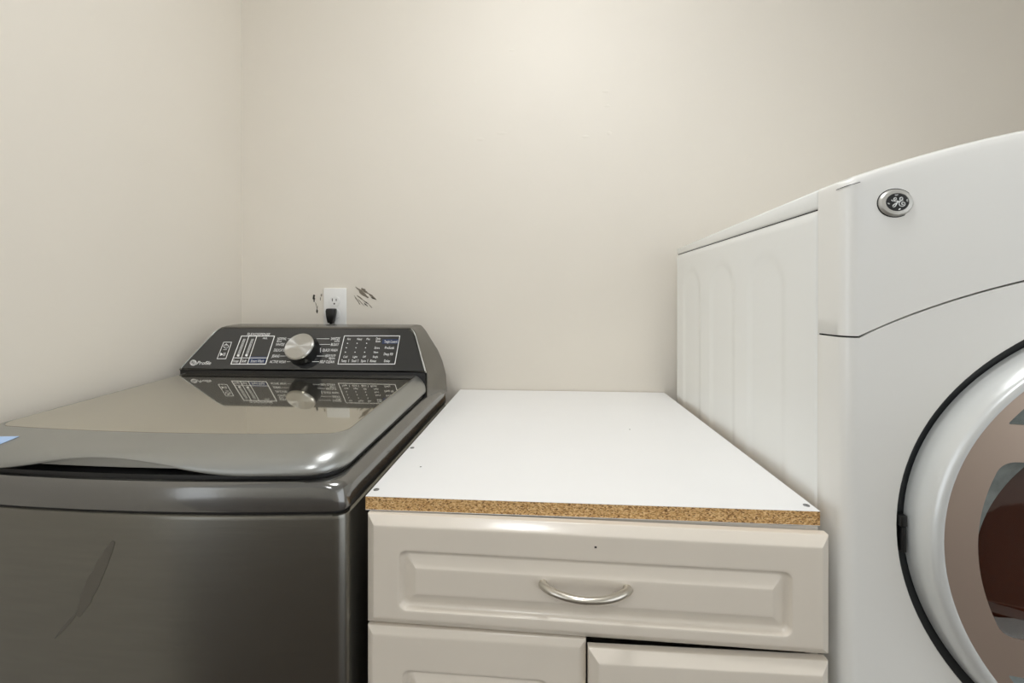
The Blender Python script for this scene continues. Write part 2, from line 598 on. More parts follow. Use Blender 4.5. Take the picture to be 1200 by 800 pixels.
    for k, e in ((0.02, .15), (0.12, .5), (0.3, .75), (0.5, .9), (0.75, 1.0), (1.0, 1.0)):
        kw = k ** 0.9
        z1 = ZT + (zt1 - ZT) * e - (0.003 if k == 1.0 else 0)
        def hw_(z, kw=kw):
            return hf(z) * (1 - kw) + half_back(max(0.0, min(1.0, (z - zb1) / (zt1 - zb1)))) * kw
        def yfun(z, k=k):
            base = fyl(min(z, ZT)) + 0.002
            return base + (yb - base) * k
        secs.append(section(hw_, zb1, z1, yfun))
    bm = bmesh.new()
    loft(bm, secs, cap0=True, cap1=True)
    con = mesh_obj('console', bm, M['console_metal'], W, angle=50)
    # base of the console in the dark channel behind the lid
    bm = bmesh.new()
    box(bm, KX - 1.135 * H, KX + 1.135 * H, YF0 - 0.0004, YF0 + 0.02, 0.955, ZB - 0.0004, 0.0005)
    mesh_obj('console_base', bm, M['black'], con)
    # glossy face
    off = 0.0012
    nrm = Vector((0, -1, slope)).normalized()
    bm = bmesh.new()
    rows = []
    for i in range(N + 1):
        t = 1 - (1 - i / N) ** 1.4
        z = ZB + 0.003 + (ZT - 0.0075 - ZB) * t
        w = half_front(t, 0.006)
        rows.append([Vector((KX + w * (2 * j / 16 - 1), fy(z), z)) + nrm * off for j in range(17)])
    loft(bm, rows, closed=False)
    mesh_obj('control_panel', bm, M['panel_glass'], con, smooth=False)
    for sx in (-1, 1):
        bm = bmesh.new()
        pts = []
        for i in range(N + 1):
            z = ZB + 0.003 + (ZT - ZB - 0.006) * i / N
            pts.append(Vector((KX + sx * hf(z, 0.0035), fy(z), z)) + nrm * 0.001)
        tube(bm, pts, 0.0011, 8)
        mesh_obj('edge_trim', bm, M['chrome'], con)
    # ---- print on the face
    P0 = Vector((KX, fy(ZB), ZB)) + nrm * (off + 0.0004)
    ex = Vector((1, 0, 0))
    eb = Vector((0, slope, 1)).normalized()
    O = Vector((0, 0, CZ))
    def fp(u, v, lift=0.0):
        d = ray(u, v)
        q = P0 + nrm * lift
        return O + d * ((q - O).dot(nrm) / d.dot(nrm))
    def poly(bm, px, lift=0.0):
        bm.faces.new([bm.verts.new(fp(u, v, lift)) for u, v in px])
    def line(bm, a, b, w=0.9, lift=0.0):
        A, B = fp(*a, lift), fp(*b, lift)
        d = (B - A).normalized()
        s = d.cross(nrm).normalized() * (w * 0.00130)
        A = A - d * (w * 0.0008); B = B + d * (w * 0.0008)
        bm.faces.new([bm.verts.new(q) for q in (A - s, B - s, B + s, A + s)])
    def outline(bm, px, w=0.9, closed=True):
        m = len(px)
        for i in range(m if closed else m - 1):
            line(bm, px[i], px[(i + 1) % m], w)
    def text(bm, s, u0, u1, vc, cap, lift=0.0, shear=0.0):
        cu = bpy.data.curves.new('t', 'FONT')
        cu.body = s
        cu.resolution_u = 2
        ob = bpy.data.objects.new('t', cu)
        me = bpy.data.meshes.new_from_object(ob)
        xs = [v.co.x for v in me.vertices]
        a, b = min(xs), max(xs)
        L_, R_ = fp(u0, vc, lift), fp(u1, vc, lift)
        sx = (R_.x - L_.x) / max(1e-6, b - a)
        up = (fp(u0, vc - cap / 2, lift) - fp(u0, vc + cap / 2, lift)).dot(eb)
        sy = up / 0.70
        vv = [bm.verts.new(L_ + ex * ((v.co.x - a) * sx + shear * v.co.y * sy) + eb * ((v.co.y - 0.35) * sy)) for v in me.vertices]
        for p in me.polygons:
            try:
                bm.faces.new([vv[i] for i in p.vertices])
            except ValueError:
                pass
        bpy.data.objects.remove(ob)
        bpy.data.curves.remove(cu)
        bpy.data.meshes.remove(me)
    def circle(bm, u, v, r, w=0.7, full=False, n=20):
        px = [(u + r * math.cos(2 * math.pi * k / n), v + r * 0.86 * math.sin(2 * math.pi * k / n)) for k in range(n)]
        if full: poly(bm, px)
        else: outline(bm, px, w)
    def printed(name, bm, m='print', label=None):
        o = mesh_obj(name, bm, M[m], con, smooth=False)
        if label: o['label'] = label
        return o
    # maker emblem
    bm = bmesh.new()
    circle(bm, 226.5, 424.9, 3.6, 0.55)
    circle(bm, 226.5, 424.9, 2.5, 0.5)
    line(bm, (225.4, 425.8), (226.6, 423.6), 0.5); line(bm, (226.9, 426.2), (228, 424.2), 0.5)
    text(bm, 'Profile', 231.2, 247.5, 424.9, 4.2, shear=0.1)
    printed('maker_emblem', bm)
    # power and start keys
    bm = bmesh.new()
    outline(bm, [(262.2, 400.8), (271.4, 400.8), (264.6, 420.2), (254.4, 420.2)], 0.62)
    circle(bm, 264.9, 405.6, 2.6, 0.5)
    line(bm, (265.3, 402.6), (264.8, 405.6), 0.5)
    poly(bm, [(258.6, 412.8), (261.4, 415), (257.8, 417)])
    line(bm, (262.6, 413.2), (261.4, 416.8), 0.45); line(bm, (264.2, 413.2), (263, 416.8), 0.45)
    line(bm, (261.6, 409.6), (265.8, 409.6), 0.35)
    printed('power_keys', bm)
    # dispenser box
    bm = bmesh.new()
    outline(bm, [(283, 393.6), (321.7, 393.6), (311.2, 426.4), (270.6, 426.4)], 0.85)
    line(bm, (291.6, 394), (280.7, 426), 0.7)
    line(bm, (300.9, 394), (290.1, 426), 0.7)
    line(bm, (273.2, 419.2), (312.9, 419.2), 0.6)
    for (u0, v0), (u1, v1) in (((286.4, 397), (279.1, 416.4)), ((296, 397), (288.8, 416.2))):
        line(bm, (u0 - 1.0, v0), (u1 - 1.0, v1), 0.35)
        line(bm, (u0 + 1.1, v0), (u1 + 1.1, v1), 0.35)
        line(bm, (u0, v0), (u1, v1), 0.3)
        circle(bm, u1, v1, 1.5, full=True)
    text(bm, 'Soap', 273.2, 279.8, 422.6, 3.4)
    text(bm, 'Soft', 283.2, 288.8, 422.6, 3.4)
    text(bm, 'FLEXDISPENSE', 290, 316.5, 391.4, 3.0)
    text(bm, 'mL', 308.3, 313.8, 395.8, 2.6)
    text(bm, 'Smart Wash', 294, 309.2, 422.6, 3.4, 0.0003)
    printed('dispenser_print', bm)
    bm = bmesh.new()
    poly(bm, [(293.2, 417.6), (312.6, 417.6), (310.4, 425.2), (290.6, 425.2)], -0.0002)
    printed('dispenser_key', bm, 'print_blue', 'blue key under the dispenser display')
    # cycle names
    bm = bmesh.new()
    for s, u0, u1, v, hgt in (('NORMAL', 325.2, 335.9, 396.6, 3.2), ('Eco', 324.8, 330.2, 399.5, 2.2), ('WHITES', 323.2, 333.3, 403.4, 3.2), ('DELICATES', 321.1, 335.1, 410, 3.2), ('JEANS', 318.8, 327.6, 416.9, 3.2), ('ACTIVE WEAR', 316.2, 335.1, 423.6, 3.2),
                              ('SANITIZE', 388, 398.3, 396.6, 3.2), ('w/Oxi', 391.8, 398, 399.5, 2.2), ('BULKY', 388, 397, 403.4, 3.2), ('QUICK WASH', 377.9, 395.5, 410, 3.2), ('HEAVY DUTY', 380.9, 393.3, 416.7, 3.2), ('Spin', 385.4, 392.6, 419.6, 2.2), ('SELF CLEAN', 374.9, 391.8, 423.6, 3.2)):
        text(bm, s, u0, u1, v, hgt)
    for a, b, v in ((337, 346, 396.8), (334.8, 341, 403.4), (336.2, 340, 410), (328.4, 341, 417), (336, 344, 423.6), (371, 386, 396.8), (374, 386.8, 403.4), (370, 379.8, 417), (366, 374, 423.6)):
        line(bm, (a, v), (b, v), 0.42)
    line(bm, (375.8, 407.6), (375.6, 412.6), 0.5)
    printed('cycle_print', bm)['kind'] = 'stuff'
    # settings box
    bm = bmesh.new()
    outline(bm, [(403.6, 393.4), (468.6, 393.4), (462.6, 426.4), (395.9, 426.4)], 0.62)
    k = lambda x: 390 + x / 13.33
    for s, xc, yc, w in (('Hot', 255, 397, 3.8), ('Heavy', 420, 397, 5.8), ('Max', 555, 397, 4.2), ('Deep', 712, 396.4, 5.2), ('Rinse', 710, 399.6, 5.6), ('Extra', 694, 407.3, 6), ('Warm', 672, 412.5, 5.4),
                         ('Cold', 197, 417.8, 4.8), ('Light', 350, 417.8, 5.2), ('Off', 492, 417.8, 3.6), ('Single', 665, 417.8, 6.0),
                         ('Temp', 172, 422.6, 6.4), ('Soil', 330, 422.6, 5.2), ('Spin', 478, 422.6, 5.6), ('Rinse', 632, 422.6, 7), ('Delay', 848, 422.6, 6.8),
                         ('PreSoak', 888, 407.2, 11), ('Deep Fill', 868, 414.6, 10.4), ('Tangle Control', 905, 400, 15)):
        text(bm, s, k(xc) - w / 2, k(xc) + w / 2, yc, 3.0 if yc > 420 or w > 9 else 2.5, 0.0003)
    for xc in (248, 393, 545):
        line(bm, (k(xc) + .3, 420.9), (k(xc) - .3, 424.2), 0.3)
    for row, v in (((230, 380, 528), 402.1), ((212, 362, 512), 407.3), ((197, 347, 498), 412.5)):
        for xc in row:
            circle(bm, k(xc), v, 0.65, full=True, n=8)
    printed('settings_print', bm)
    bm = bmesh.new()
    poly(bm, [(448.4, 397.2), (467.4, 397.2), (466.4, 402.6), (447.4, 402.6)], -0.0002)
    printed('settings_key', bm, 'print_blue', 'blue key in the settings box')
    # knob
    kc = fp(356.6, 411.5)
    ka, kb = ex, eb
    def kring(r, d): return [kc + ka * r * math.cos(2 * math.pi * q / 48) + kb * r * math.sin(2 * math.pi * q / 48) + nrm * d for q in range(48)]
    bm = bmesh.new()
    loft(bm, [kring(0.0395, -0.001), kring(0.0395, 0.003), kring(0.0385, 0.006), kring(0.0365, 0.022), kring(0.0362, 0.0255)], cap0=True, cap1=True)
    kn = mesh_obj('knob', bm, M['black_gloss'], con)
    bm = bmesh.new()
    loft(bm, [kring(0.0362, 0.0255), kring(0.0360, 0.029), kring(0.0335, 0.0315), kring(0.0320, 0.0312), kring(0.004, 0.0310)], cap1=True)
    km = M['knob']
    nt = km.node_tree
    b_ = nt.nodes['Principled BSDF']
    gp = nt.nodes.new('ShaderNodeNewGeometry')
    v1 = nt.nodes.new('ShaderNodeVectorMath'); v1.operation = 'SUBTRACT'; v1.inputs[1].default_value = kc
    v2 = nt.nodes.new('ShaderNodeVectorMath'); v2.operation = 'CROSS_PRODUCT'; v2.inputs[1].default_value = nrm
    v3 = nt.nodes.new('ShaderNodeVectorMath'); v3.operation = 'NORMALIZE'
    nt.links.new(gp.outputs['Position'], v1.inputs[0]); nt.links.new(v1.outputs[0], v2.inputs[0]); nt.links.new(v2.outputs[0], v3.inputs[0])
    nt.links.new(v3.outputs[0], b_.inputs['Tangent'])
    b_.inputs['Anisotropic'].default_value = 0.9
    b_.inputs['Anisotropic Rotation'].default_value = 0.25
    mesh_obj('knob_cap', bm, km, kn, angle=20)
    return W


washing_machine()


# ------------------------------------------------------------------ base cabinet
def panel_front(bm, w, h, t, bev_w, bev_d, rt, rb, rs, rw=0.023, rd=0.0075, top_bev=None):
    """raised-panel front in local x, z (0..w, 0..h); front face at y = 0, back at y = t.
    rt / rb / rs: distance of the routed groove from the top, bottom and sides"""
    ns = 6
    def rr(i, x0, x1, z0, z1, r):
        pts = []
        for cx, cz, a0 in ((x1 - r, z0 + r, -90), (x1 - r, z1 - r, 0), (x0 + r, z1 - r, 90), (x0 + r, z0 + r, 180)):
            for k in range(ns + 1):
                a = math.radians(a0 + 90 * k / ns)
                pts.append((cx + r * math.cos(a), cz + r * math.sin(a)))
        return pts
    def L(ins, y, r):
        return [(x, y, z) for x, z in rr(0, ins, w - ins, ins, h - ins, r)]
    def G(ins, y, r):
        return [(x, y, z) for x, z in rr(0, rs + ins, w - rs - ins, rb + ins, h - rt - ins, r)]
    loops = [L(0.0, t, 0.0006), L(0.0, bev_d + 0.001, 0.0006), L(0.0012, bev_d - 0.0008, 0.0006), L(bev_w - 0.0022, bev_d * 0.16, 0.0006), L(bev_w - 0.0008, 0.0005, 0.0006), L(bev_w + 0.0004, 0.0, 0.0006), L(bev_w + 0.003, 0.0, 0.0006),
             G(-0.004, 0.0, 0.012), G(-0.0012, 0.0, 0.0105), G(0.0, 0.0007, 0.010), G(0.0010, 0.0030, 0.0095), G(0.003, rd * 0.85, 0.008), G(0.0055, rd, 0.007), G(0.0085, rd, 0.005), G(rw - 0.003, 0.0018, 0.0005), G(rw - 0.001, 0.0007, 0.0005), G(rw + 0.0004, 0.0003, 0.0005), G(rw + 0.003, 0.0003, 0.0005)]
    loft(bm, loops, cap0=True, cap1=True)


def bow_handle(name, parent, p, axis, span, out, rad=0.0048):
    """arched pull: axis = unit vector of its length, bows out toward -y"""
    bm = bmesh.new()
    pts, rr = [], []
    n = 28
    for i in range(n + 1):
        t = i / n
        s = (t - 0.5) * span
        o = out * (1 - (2 * t - 1) ** 2) ** 0.75 if 0 < t < 1 else 0.0
        pts.append(p + axis * s + Vector((0, -1, 0)) * o)
        rr.append(rad * (1.15 - 0.25 * math.sin(math.pi * t)))
    tube(bm, pts, rr, 14)
    for s in (-0.5, 0.5):
        q = p + axis * s * (span - 0.004)
        tube(bm, [q + Vector((0, 0.001, 0)), q + Vector((0, -0.004, 0))], [rad * 1.25, rad * 1.15], 14)
    return mesh_obj(name, bm, M['nickel'], parent)


def base_cabinet():
    x0, w = -0.2440, 0.611
    yf = 0.5665           # front of the drawer
    rot = math.radians(-0.75)
    K = thing('base_cabinet', 'off-white base cabinet with a raised-panel drawer above two doors', 'cabinet', (x0, yf, 0))
    yb = 1.17 - yf
    parts = []
    bm = bmesh.new()
    box(bm, 0.003, 0.019, 0.0205, yb, 0.10, 0.8935)
    parts.append(('side_panel', bm, M['cab_body'], None, 0, 0, 0))
    bm = bmesh.new()
    box(bm, w - 0.019, w - 0.003, 0.0205, yb, 0.10, 0.8935)
    parts.append(('side_panel', bm, M['cab_body'], None, 0, 0, 0))
    bm = bmesh.new()
    box(bm, 0.0195, w - 0.0195, yb - 0.008, yb, 0.10, 0.8935)
    parts.append(('back_panel', bm, M['cab_body'], None, 0, 0, 0))
    bm = bmesh.new()
    box(bm, 0.0195, w - 0.0195, 0.0205, yb - 0.0085, 0.10, 0.116)
    parts.append(('bottom_panel', bm, M['cab_body'], None, 0, 0, 0))
    bm = bmesh.new()
    box(bm, 0.0195, w - 0.0195, 0.0205, 0.10, 0.878, 0.8935)
    parts.append(('top_rail', bm, M['cab_body'], None, 0, 0, 0))
    bm = bmesh.new()
    box(bm, 0.01, w - 0.01, 0.08, yb - 0.02, 0.0, 0.10)
    parts.append(('toe_kick', bm, M['cab_body'], None, 0, 0, 0))
    def add(name, bm, m, parent=None):
        o = mesh_obj(name, bm, m, None, angle=80)
        wn = o.modifiers.new('weighted_normal', 'WEIGHTED_NORMAL')
        wn.weight = 60
        wn.keep_sharp = True
        o.parent = parent or K
        return o
    for nme, b, m, *_ in parts:
        add(nme, b, m)
    zt, zb = 0.8925, 0.7400
    bm = bmesh.new()
    panel_front(bm, w, zt - zb, 0.018, 0.0125, 0.0085, 0.046, 0.0255, 0.049)
    d = add('drawer', bm, M['cab'])
    d.location = (0, 0, zb)
    d.rotation_euler = (0, 0, math.radians(-0.45))
    hd = bow_handle('handle', d, Vector((0.302, 0.0, (zt - zb) * 0.482)), Vector((1, 0, 0)), 0.114, 0.027)
    hd.matrix_parent_inverse.identity()
    bm = bmesh.new()
    box(bm, -0.0015, 0.0015, -0.0004, 0.002, -0.0012, 0.0012)
    o = mesh_obj('chip_mark', bm, M['scuff'], None); o.parent = d; o.location = (0.316, 0, 0.126)
    hw = w / 2 - 0.002
    bm = bmesh.new()
    hgt = 0.7372 - 0.105
    panel_front(bm, hw, hgt, 0.018, 0.0095, 0.005, 0.057, 0.05, 0.052)
    l = add('door', bm, M['cab'])
    l.location = (0.001, 0.0015, 0.105)
    h1 = bow_handle('handle', l, Vector((hw - 0.033, 0.0, hgt - 0.070 - 0.050)), Vector((0, 0, 1)), 0.114, 0.027)
    h1.matrix_parent_inverse.identity()
    bm = bmesh.new()
    hgt2 = hgt - 0.0035
    panel_front(bm, hw, hgt2, 0.018, 0.0130, 0.0088, 0.05, 0.05, 0.052)
    r = add('door', bm, M['cab'])
    r.location = (w / 2 + 0.001, -0.012, 0.1042)
    r.rotation_euler = (0, 0, math.radians(1.05))
    h2 = bow_handle('handle', r, Vector((0.033, 0.0, hgt2 - 0.125)), Vector((0, 0, 1)), 0.114, 0.027)
    h2.matrix_parent_inverse.identity()
    K.rotation_euler = (0, 0, rot)
    return K


base_cabinet()


def worktop():
    z1 = zz(-1.0)
    z0 = z1 - 0.0195
    x0, x1, y0, y1 = -0.888 * H, 1.3115 * H, 2.069 * H, 4.575 * H
    T = thing('worktop', 'white melamine board with a raw particleboard front edge lying on the cabinet', 'worktop', ((x0 + x1) / 2, y0, z0))
    bm = bmesh.new()
    box(bm, x0, x1, y0, y1, z0 + 0.0006, z1 - 0.0006)
    mesh_obj('core', bm, M['particle'], T, smooth=False)
    for a, b in ((z1 - 0.0006, z1), (z0, z0 + 0.0006)):
        bm = bmesh.new()
        box(bm, x0, x1, y0, y1, a, b)
        mesh_obj('laminate', bm, M['board_white'], T, smooth=False)
    for u, v, r in ((441, 573.6, 0.0042), (945, 592, 0.0042), (483, 524.6, 0.0040)):
        p = on_z(u, v, z1)
        bm = bmesh.new()
        n = 20
        def ring(rr, dz): return [(p.x + rr * math.cos(2 * math.pi * k / n), p.y + rr * math.sin(2 * math.pi * k / n), z1 + dz) for k in range(n)]
        loft(bm, [ring(r, -0.0002), ring(r * 0.95, 0.0006), ring(r * 0.6, 0.0011), ring(r * 0.35, 0.0011), ring(r * 0.3, 0.0002)], cap0=True, cap1=True)
        mesh_obj('screw', bm, M['screw'], T)
    for u, v in ((493, 546.8), (738, 503)):
        p = on_z(u, v, z1)
        bm = bmesh.new()
        bmesh.ops.create_circle(bm, cap_ends=True, radius=0.0018, segments=7)
        for q in bm.verts:
            q.co = Vector((p.x + q.co.x, p.y + q.co.y, z1 + 0.0001))
        mesh_obj('chip_mark', bm, M['scuff'], T, smooth=False)


worktop()


# ------------------------------------------------------------------ dryer
DX0 = 1.362 * H
DW = 0.686
DX1 = DX0 + DW
DCX = DX0 + DW / 2
DYB = 4.31 * H
DYS = 2.165 * H        # where the side panel meets the moulded front
DZ0 = 0.36
DZT = zz(0.505)
DRISE = 0.0098         # the top cover rises toward the front
DOOR_Z = zz(-1.0)
DBOW = 0.046
R0 = 0.016             # corner radius of the moulded front
YFE = 1.985 * H        # y of the front just behind the corner


def plan_curve():
    pts = [(DX0, DYS)]
    for k in range(1, 4):
        pts.append((DX0 + 0.0012 * k / 3, DYS + (YFE + R0 - DYS) * k / 3))
    a1 = 0.02
    for k in range(1, 11):
        a = math.pi - (math.pi / 2 - a1) * 0 - (math.pi / 2 + 0 - a1 * 0) * k / 10
        # arc from facing left to facing front
        ang = math.pi + (math.pi / 2 - a1) * k / 10
        pts.append((DX0 + 0.0012 + R0 + R0 * math.cos(ang), YFE + R0 + R0 * math.sin(ang)))
    xs, ys = pts[-1]
    n = 22
    hw = DCX - xs
    for k in range(1, n + 1):
        x = xs + hw * k / n
        q = (DCX - x) / hw
        pts.append((x, ys - DBOW * (1 - q * q) ** 1.5))
    mirror = [(2 * DCX - x, y) for x, y in pts[:-1]][::-1]
    return pts + mirror


PLAN = plan_curve()
ARC = [0.0]
for (xa, ya), (xb, yb_) in zip(PLAN[:-1], PLAN[1:]):
    ARC.append(ARC[-1] + math.hypot(xb - xa, yb_ - ya))


def arc_to_xy(s):
    s = max(0.0, min(ARC[-1], s))
    for i in range(len(ARC) - 1):
        if s <= ARC[i + 1] + 1e-9:
            t = (s - ARC[i]) / max(1e-9, ARC[i + 1] - ARC[i])
            return PLAN[i][0] + (PLAN[i + 1][0] - PLAN[i][0]) * t, PLAN[i][1] + (PLAN[i + 1][1] - PLAN[i][1]) * t
    return PLAN[-1]


def x_to_arc(x):
    for i in range(3, len(PLAN) - 1):
        if PLAN[i][0] <= x <= PLAN[i + 1][0]:
            t = (x - PLAN[i][0]) / max(1e-9, PLAN[i + 1][0] - PLAN[i][0])
            return ARC[i] + (ARC[i + 1] - ARC[i]) * t
    return 0.0


def front_y(x):
    x = max(PLAN[6][0], min(PLAN[-7][0], x))
    return arc_to_xy(x_to_arc(x))[1]


def seam_z(x):
    q = max(0.0, 1 - ((DCX - x) / (DW / 2 - 0.018)) ** 2)
    return zz(-0.172) + 0.0925 * q


def top_z(x):
    q = max(0.0, 1 - ((DCX - x) / (DW / 2)) ** 2)
    return DZT + DRISE - 0.0005 + 0.064 * q


def dryer():
    D = thing('dryer', 'white front-loading dryer with an arched front panel and round silver door', 'dryer', (DCX, (DYB + YFE) / 2, DZ0))
    # carcass behind the panels
    bm = bmesh.new()
    box(bm, DX0 + 0.012, DX1 - 0.012, DYS + 0.01, DYB - 0.004, DZ0 + 0.02, DZT - 0.02)
    mesh_obj('cabinet_shell', bm, M['dryer_white'], D, smooth=False)
    # embossed side panels
    arches = [1.095, 0.917, 0.745]
    hw, top, bot = 0.058, zz(0.268), 0.46
    def relief(y, z):
        h = 0.0
        for c in arches:
            d = abs(y - c)
            if z > top - hw:
                dd = math.hypot(d, z - (top - hw)) - hw
            elif z < bot + hw:
                dd = math.hypot(d, z - (bot + hw)) - hw
            else:
                dd = d - hw
            h = max(h, 1 - smooth01((dd + 0.014) / 0.022))
        return h
    for sx in (-1, 1):
        bm = bmesh.new()
        ny, nz = 150, 130
        y0, y1, z0, z1 = DYS + 0.0008, DYB, DZ0, zz(0.437)
        rows = []
        for i in range(nz + 1):
            z = z0 + (z1 - z0) * i / nz
            row = []
            for j in range(ny + 1):
                y = y0 + (y1 - y0) * j / ny
                ed = min(y - y0, z1 - z)
                ins = 0.0025 * (1 - smooth01(ed / 0.003)) if ed < 0.003 else 0.0
                dep = 0.0018 * relief(y, z) + ins
                x = DX0 + dep if sx < 0 else DX1 - dep
                row.append((x, y, z))
            rows.append(row)
        loft(bm, rows, closed=False)
        bm2 = bm
        mesh_obj('side_panel', bm2, M['dryer_white'], D)
    # dark reveal behind the panel joints
    bm = bmesh.new()
    box(bm, DX0 + 0.003, DX1 - 0.003, DYS - 0.004, DYB - 0.002, DZT - 0.024, DZT - 0.006)
    box(bm, DX0 + 0.003, DX1 - 0.003, DYS - 0.004, DYS + 0.006, DZ0 + 0.01, DZT - 0.006)
    mesh_obj('joint_reveal', bm, M['seam'], D, smooth=False)
    # top cover
    bm = bmesh.new()
    box(bm, DX0, DX1, DYS - 0.0006, DYB + 0.004, zz(0.437) + 0.0016, DZT, 0.004, 3)
    for v in bm.verts:
        if v.co.z > DZT - 0.008:
            v.co.z += DRISE * (DYB - v.co.y) / (DYB - DYS)
    mesh_obj('top_cover', bm, M['dryer_white'], D)
    # arched upper front
    bm = bmesh.new()
    rows = []
    nrow = 14
    prof = [(i / 8.0 * 0.86, 0.0) for i in range(9)] + [(0.93, 0.0002), (0.97, 0.0010), (0.986, 0.003), (0.996, 0.0065), (1.0, 0.012)]
    lean = 0.016
    def upper_y(x, f):
        f = max(0.0, min(1.0, f))
        return front_y(x) + lean * f * f * max(0.0, 1 - ((x - DCX) / (DW / 2 - 0.02)) ** 4)

    nin = []
    for i, (x, y) in enumerate(PLAN):
        p, q = PLAN[max(0, i - 1)], PLAN[min(len(PLAN) - 1, i + 1)]
        tx, ty = q[0] - p[0], q[1] - p[1]
        l_ = math.hypot(tx, ty)
        nin.append((-ty / l_, tx / l_))
    for f, back in prof:
        row = []
        for (x, y), (nx, ny_) in zip(PLAN, nin):
            za, zb = seam_z(x) + 0.0012, top_z(x)
            fr = max(0.0, ny_)
            bk = back * (0.15 + 0.85 * fr)
            le = lean * f * f * max(0.0, 1 - ((x - DCX) / (DW / 2 - 0.02)) ** 4)
            row.append((x + nx * bk, min(y + ny_ * bk + le, DYS + 0.002), za + (zb - za) * f))
        rows.append(row)
    rows.append([(x, max(y, DYS - 0.001), z + 0.0005) for x, y, z in rows[-1]])
    rows.append([(x, y + 0.012, DZT + DRISE - 0.004) for x, y, z in rows[-1]])
    # small return under the lower edge
    first = [(x, y + 0.006, z - 0.0002) for x, y, z in rows[0]]
    loft(bm, [first] + rows, closed=False)
    up = mesh_obj('upper_front', bm, M['dryer_front'], D, angle=60)
    # lower front with the door hole
    s1 = ARC[-1]
    outer = []
    n = 90
    outer += [(s1 * k / n, DZ0) for k in range(n + 1)]
    fine = sorted(set([s1 * (1 - k / n) for k in range(n + 1)] + ARC), reverse=True)
    outer += [(s, seam_z(arc_to_xy(s)[0]) - 0.0012) for s in fine]
    RH = 1.018 * H
    nh = 128
    hole = [(x_to_arc(DCX + RH * math.cos(2 * math.pi * k / nh)), DOOR_Z + RH * math.sin(2 * math.pi * k / nh)) for k in range(nh)]
    bm = bmesh.new()
    fill_polygon(bm, outer, [hole])
    cut_columns(bm, [s for s in ARC[1:-1]])
    for v in bm.verts:
        x, y = arc_to_xy(v.co.x)
        v.co = Vector((x, y, v.co.z))
    r = bmesh.ops.extrude_face_region(bm, geom=list(bm.faces))
    for q in r['geom']:
        if isinstance(q, bmesh.types.BMVert):
            q.co.y += 0.010
            if q.co.x < DX0 + 0.02: q.co.x += 0.004
            if q.co.x > DX1 - 0.02: q.co.x -= 0.004
    mesh_obj('lower_front', bm, M['dryer_front'], D, angle=40)
    # dark backing behind the seam
    bm = bmesh.new()
    rows = []
    for dz in (-0.012, 0.012):
        rows.append([(x + (0.004 if x < DX0 + 0.02 else -0.004 if x > DX1 - 0.02 else 0), y + 0.008, seam_z(x) + dz) for x, y in PLAN])
    loft(bm, rows, closed=False)
    mesh_obj('seam_backing', bm, M['seam'], D)
    # short moulded line at the shoulder
    bm = bmesh.new()
    tube(bm, spline([on_y(u, v, 1.0) for u, v in ((980, 222.5), (990, 218.5), (1000, 215.5), (1008, 213.2))], 4), 0.0007, 6)
    for v in bm.verts:      # bring the line onto the moulded shoulder
        d = Vector((v.co.x, v.co.y, v.co.z - CZ))
        lo = 0.45
        best = None
        for k in range(400):
            t = 0.4 + 0.3 * k / 400
            x, y, z = d.x * t, d.y * t, CZ + d.z * t
            if x < DX0 + 0.001: continue
            za, zb = seam_z(x), top_z(x)
            f = max(0, min(1, (z - za) / (zb - za)))
            fyv = upper_y(x, f)
            e = abs(y - (fyv - 0.0003))
            if best is None or e < best[0]: best = (e, (x, y, z))
        v.co = Vector(best[1])
    mesh_obj('shoulder_line', bm, M['seam'], up)

    # ---- round badge
    bc_u, bc_v = 1049.0, 237.8
    d = ray(bc_u, bc_v)
    best = None
    for k in range(2000):
        t = 0.40 + 0.25 * k / 2000
        x, y, z = d.x * t, d.y * t, CZ + d.z * t
        f = (z - seam_z(x)) / (top_z(x) - seam_z(x))
        e = abs(y - upper_y(x, f))
        if best is None or e < best[0]: best = (e, Vector((x, y, z)), f)
    bc = best[1]
    f = best[2]
    dydx = (upper_y(bc.x + 0.006, f) - upper_y(bc.x - 0.006, f)) / 0.012
    dydz = (upper_y(bc.x, f + 0.05) - upper_y(bc.x, f - 0.05)) / (0.1 * (top_z(bc.x) - seam_z(bc.x)))
    ax = Vector((1, dydx, 0)).normalized()
    nb = Vector((dydx, -1, dydz)).normalized()
    az = ax.cross(nb)
    if az.z < 0: az = -az
    def bp(a, b, n_): return bc + ax * a * 1.04 + az * b * 0.93 + nb * n_
    RBX = 0.0180
    def ring(r, n_, m=40): return [bp(r * math.cos(2 * math.pi * k / m), r * math.sin(2 * math.pi * k / m), n_) for k in range(m)]
    bm = bmesh.new()
    loft(bm, [ring(RBX * 1.03, -0.002), ring(RBX * 1.03, 0.0006), ring(RBX, 0.0018), ring(RBX * 0.9, 0.0036), ring(RBX * 0.68, 0.0042), ring(RBX * 0.66, 0.0034), ring(RBX * 0.2, 0.0034)], cap0=True, cap1=True)
    bd = mesh_obj('badge', bm, M['badge'], D)
    bm = bmesh.new()
    loft(bm, [ring(RBX * 1.09, -0.001), ring(RBX * 1.09, 0.0004), ring(RBX * 1.02, 0.0005)], cap0=True, cap1=True)
    mesh_obj('badge_rim', bm, M['seam'], bd)
    bm = bmesh.new()
    loft(bm, [ring(RBX * 0.655, 0.0030), ring(RBX * 0.655, 0.0039), ring(RBX * 0.1, 0.0040)], cap0=True, cap1=True)
    mesh_obj('badge_face', bm, M['black_gloss'], bd)
    # monogram
    sc = RBX * 0.60 / 175.0
    def mp(px, n_=0.0044): return [bp((x - 680) * sc, (490 - y) * sc * 1.26, n_) for x, y in px]
    bm = bmesh.new()
    g = [(578, 446), (590, 468), (612, 470), (640, 455), (660, 430), (645, 412), (622, 425), (618, 455), (640, 480), (682, 468), (668, 505), (645, 545), (615, 575), (595, 565), (605, 540), (640, 515), (690, 490), (715, 470)]
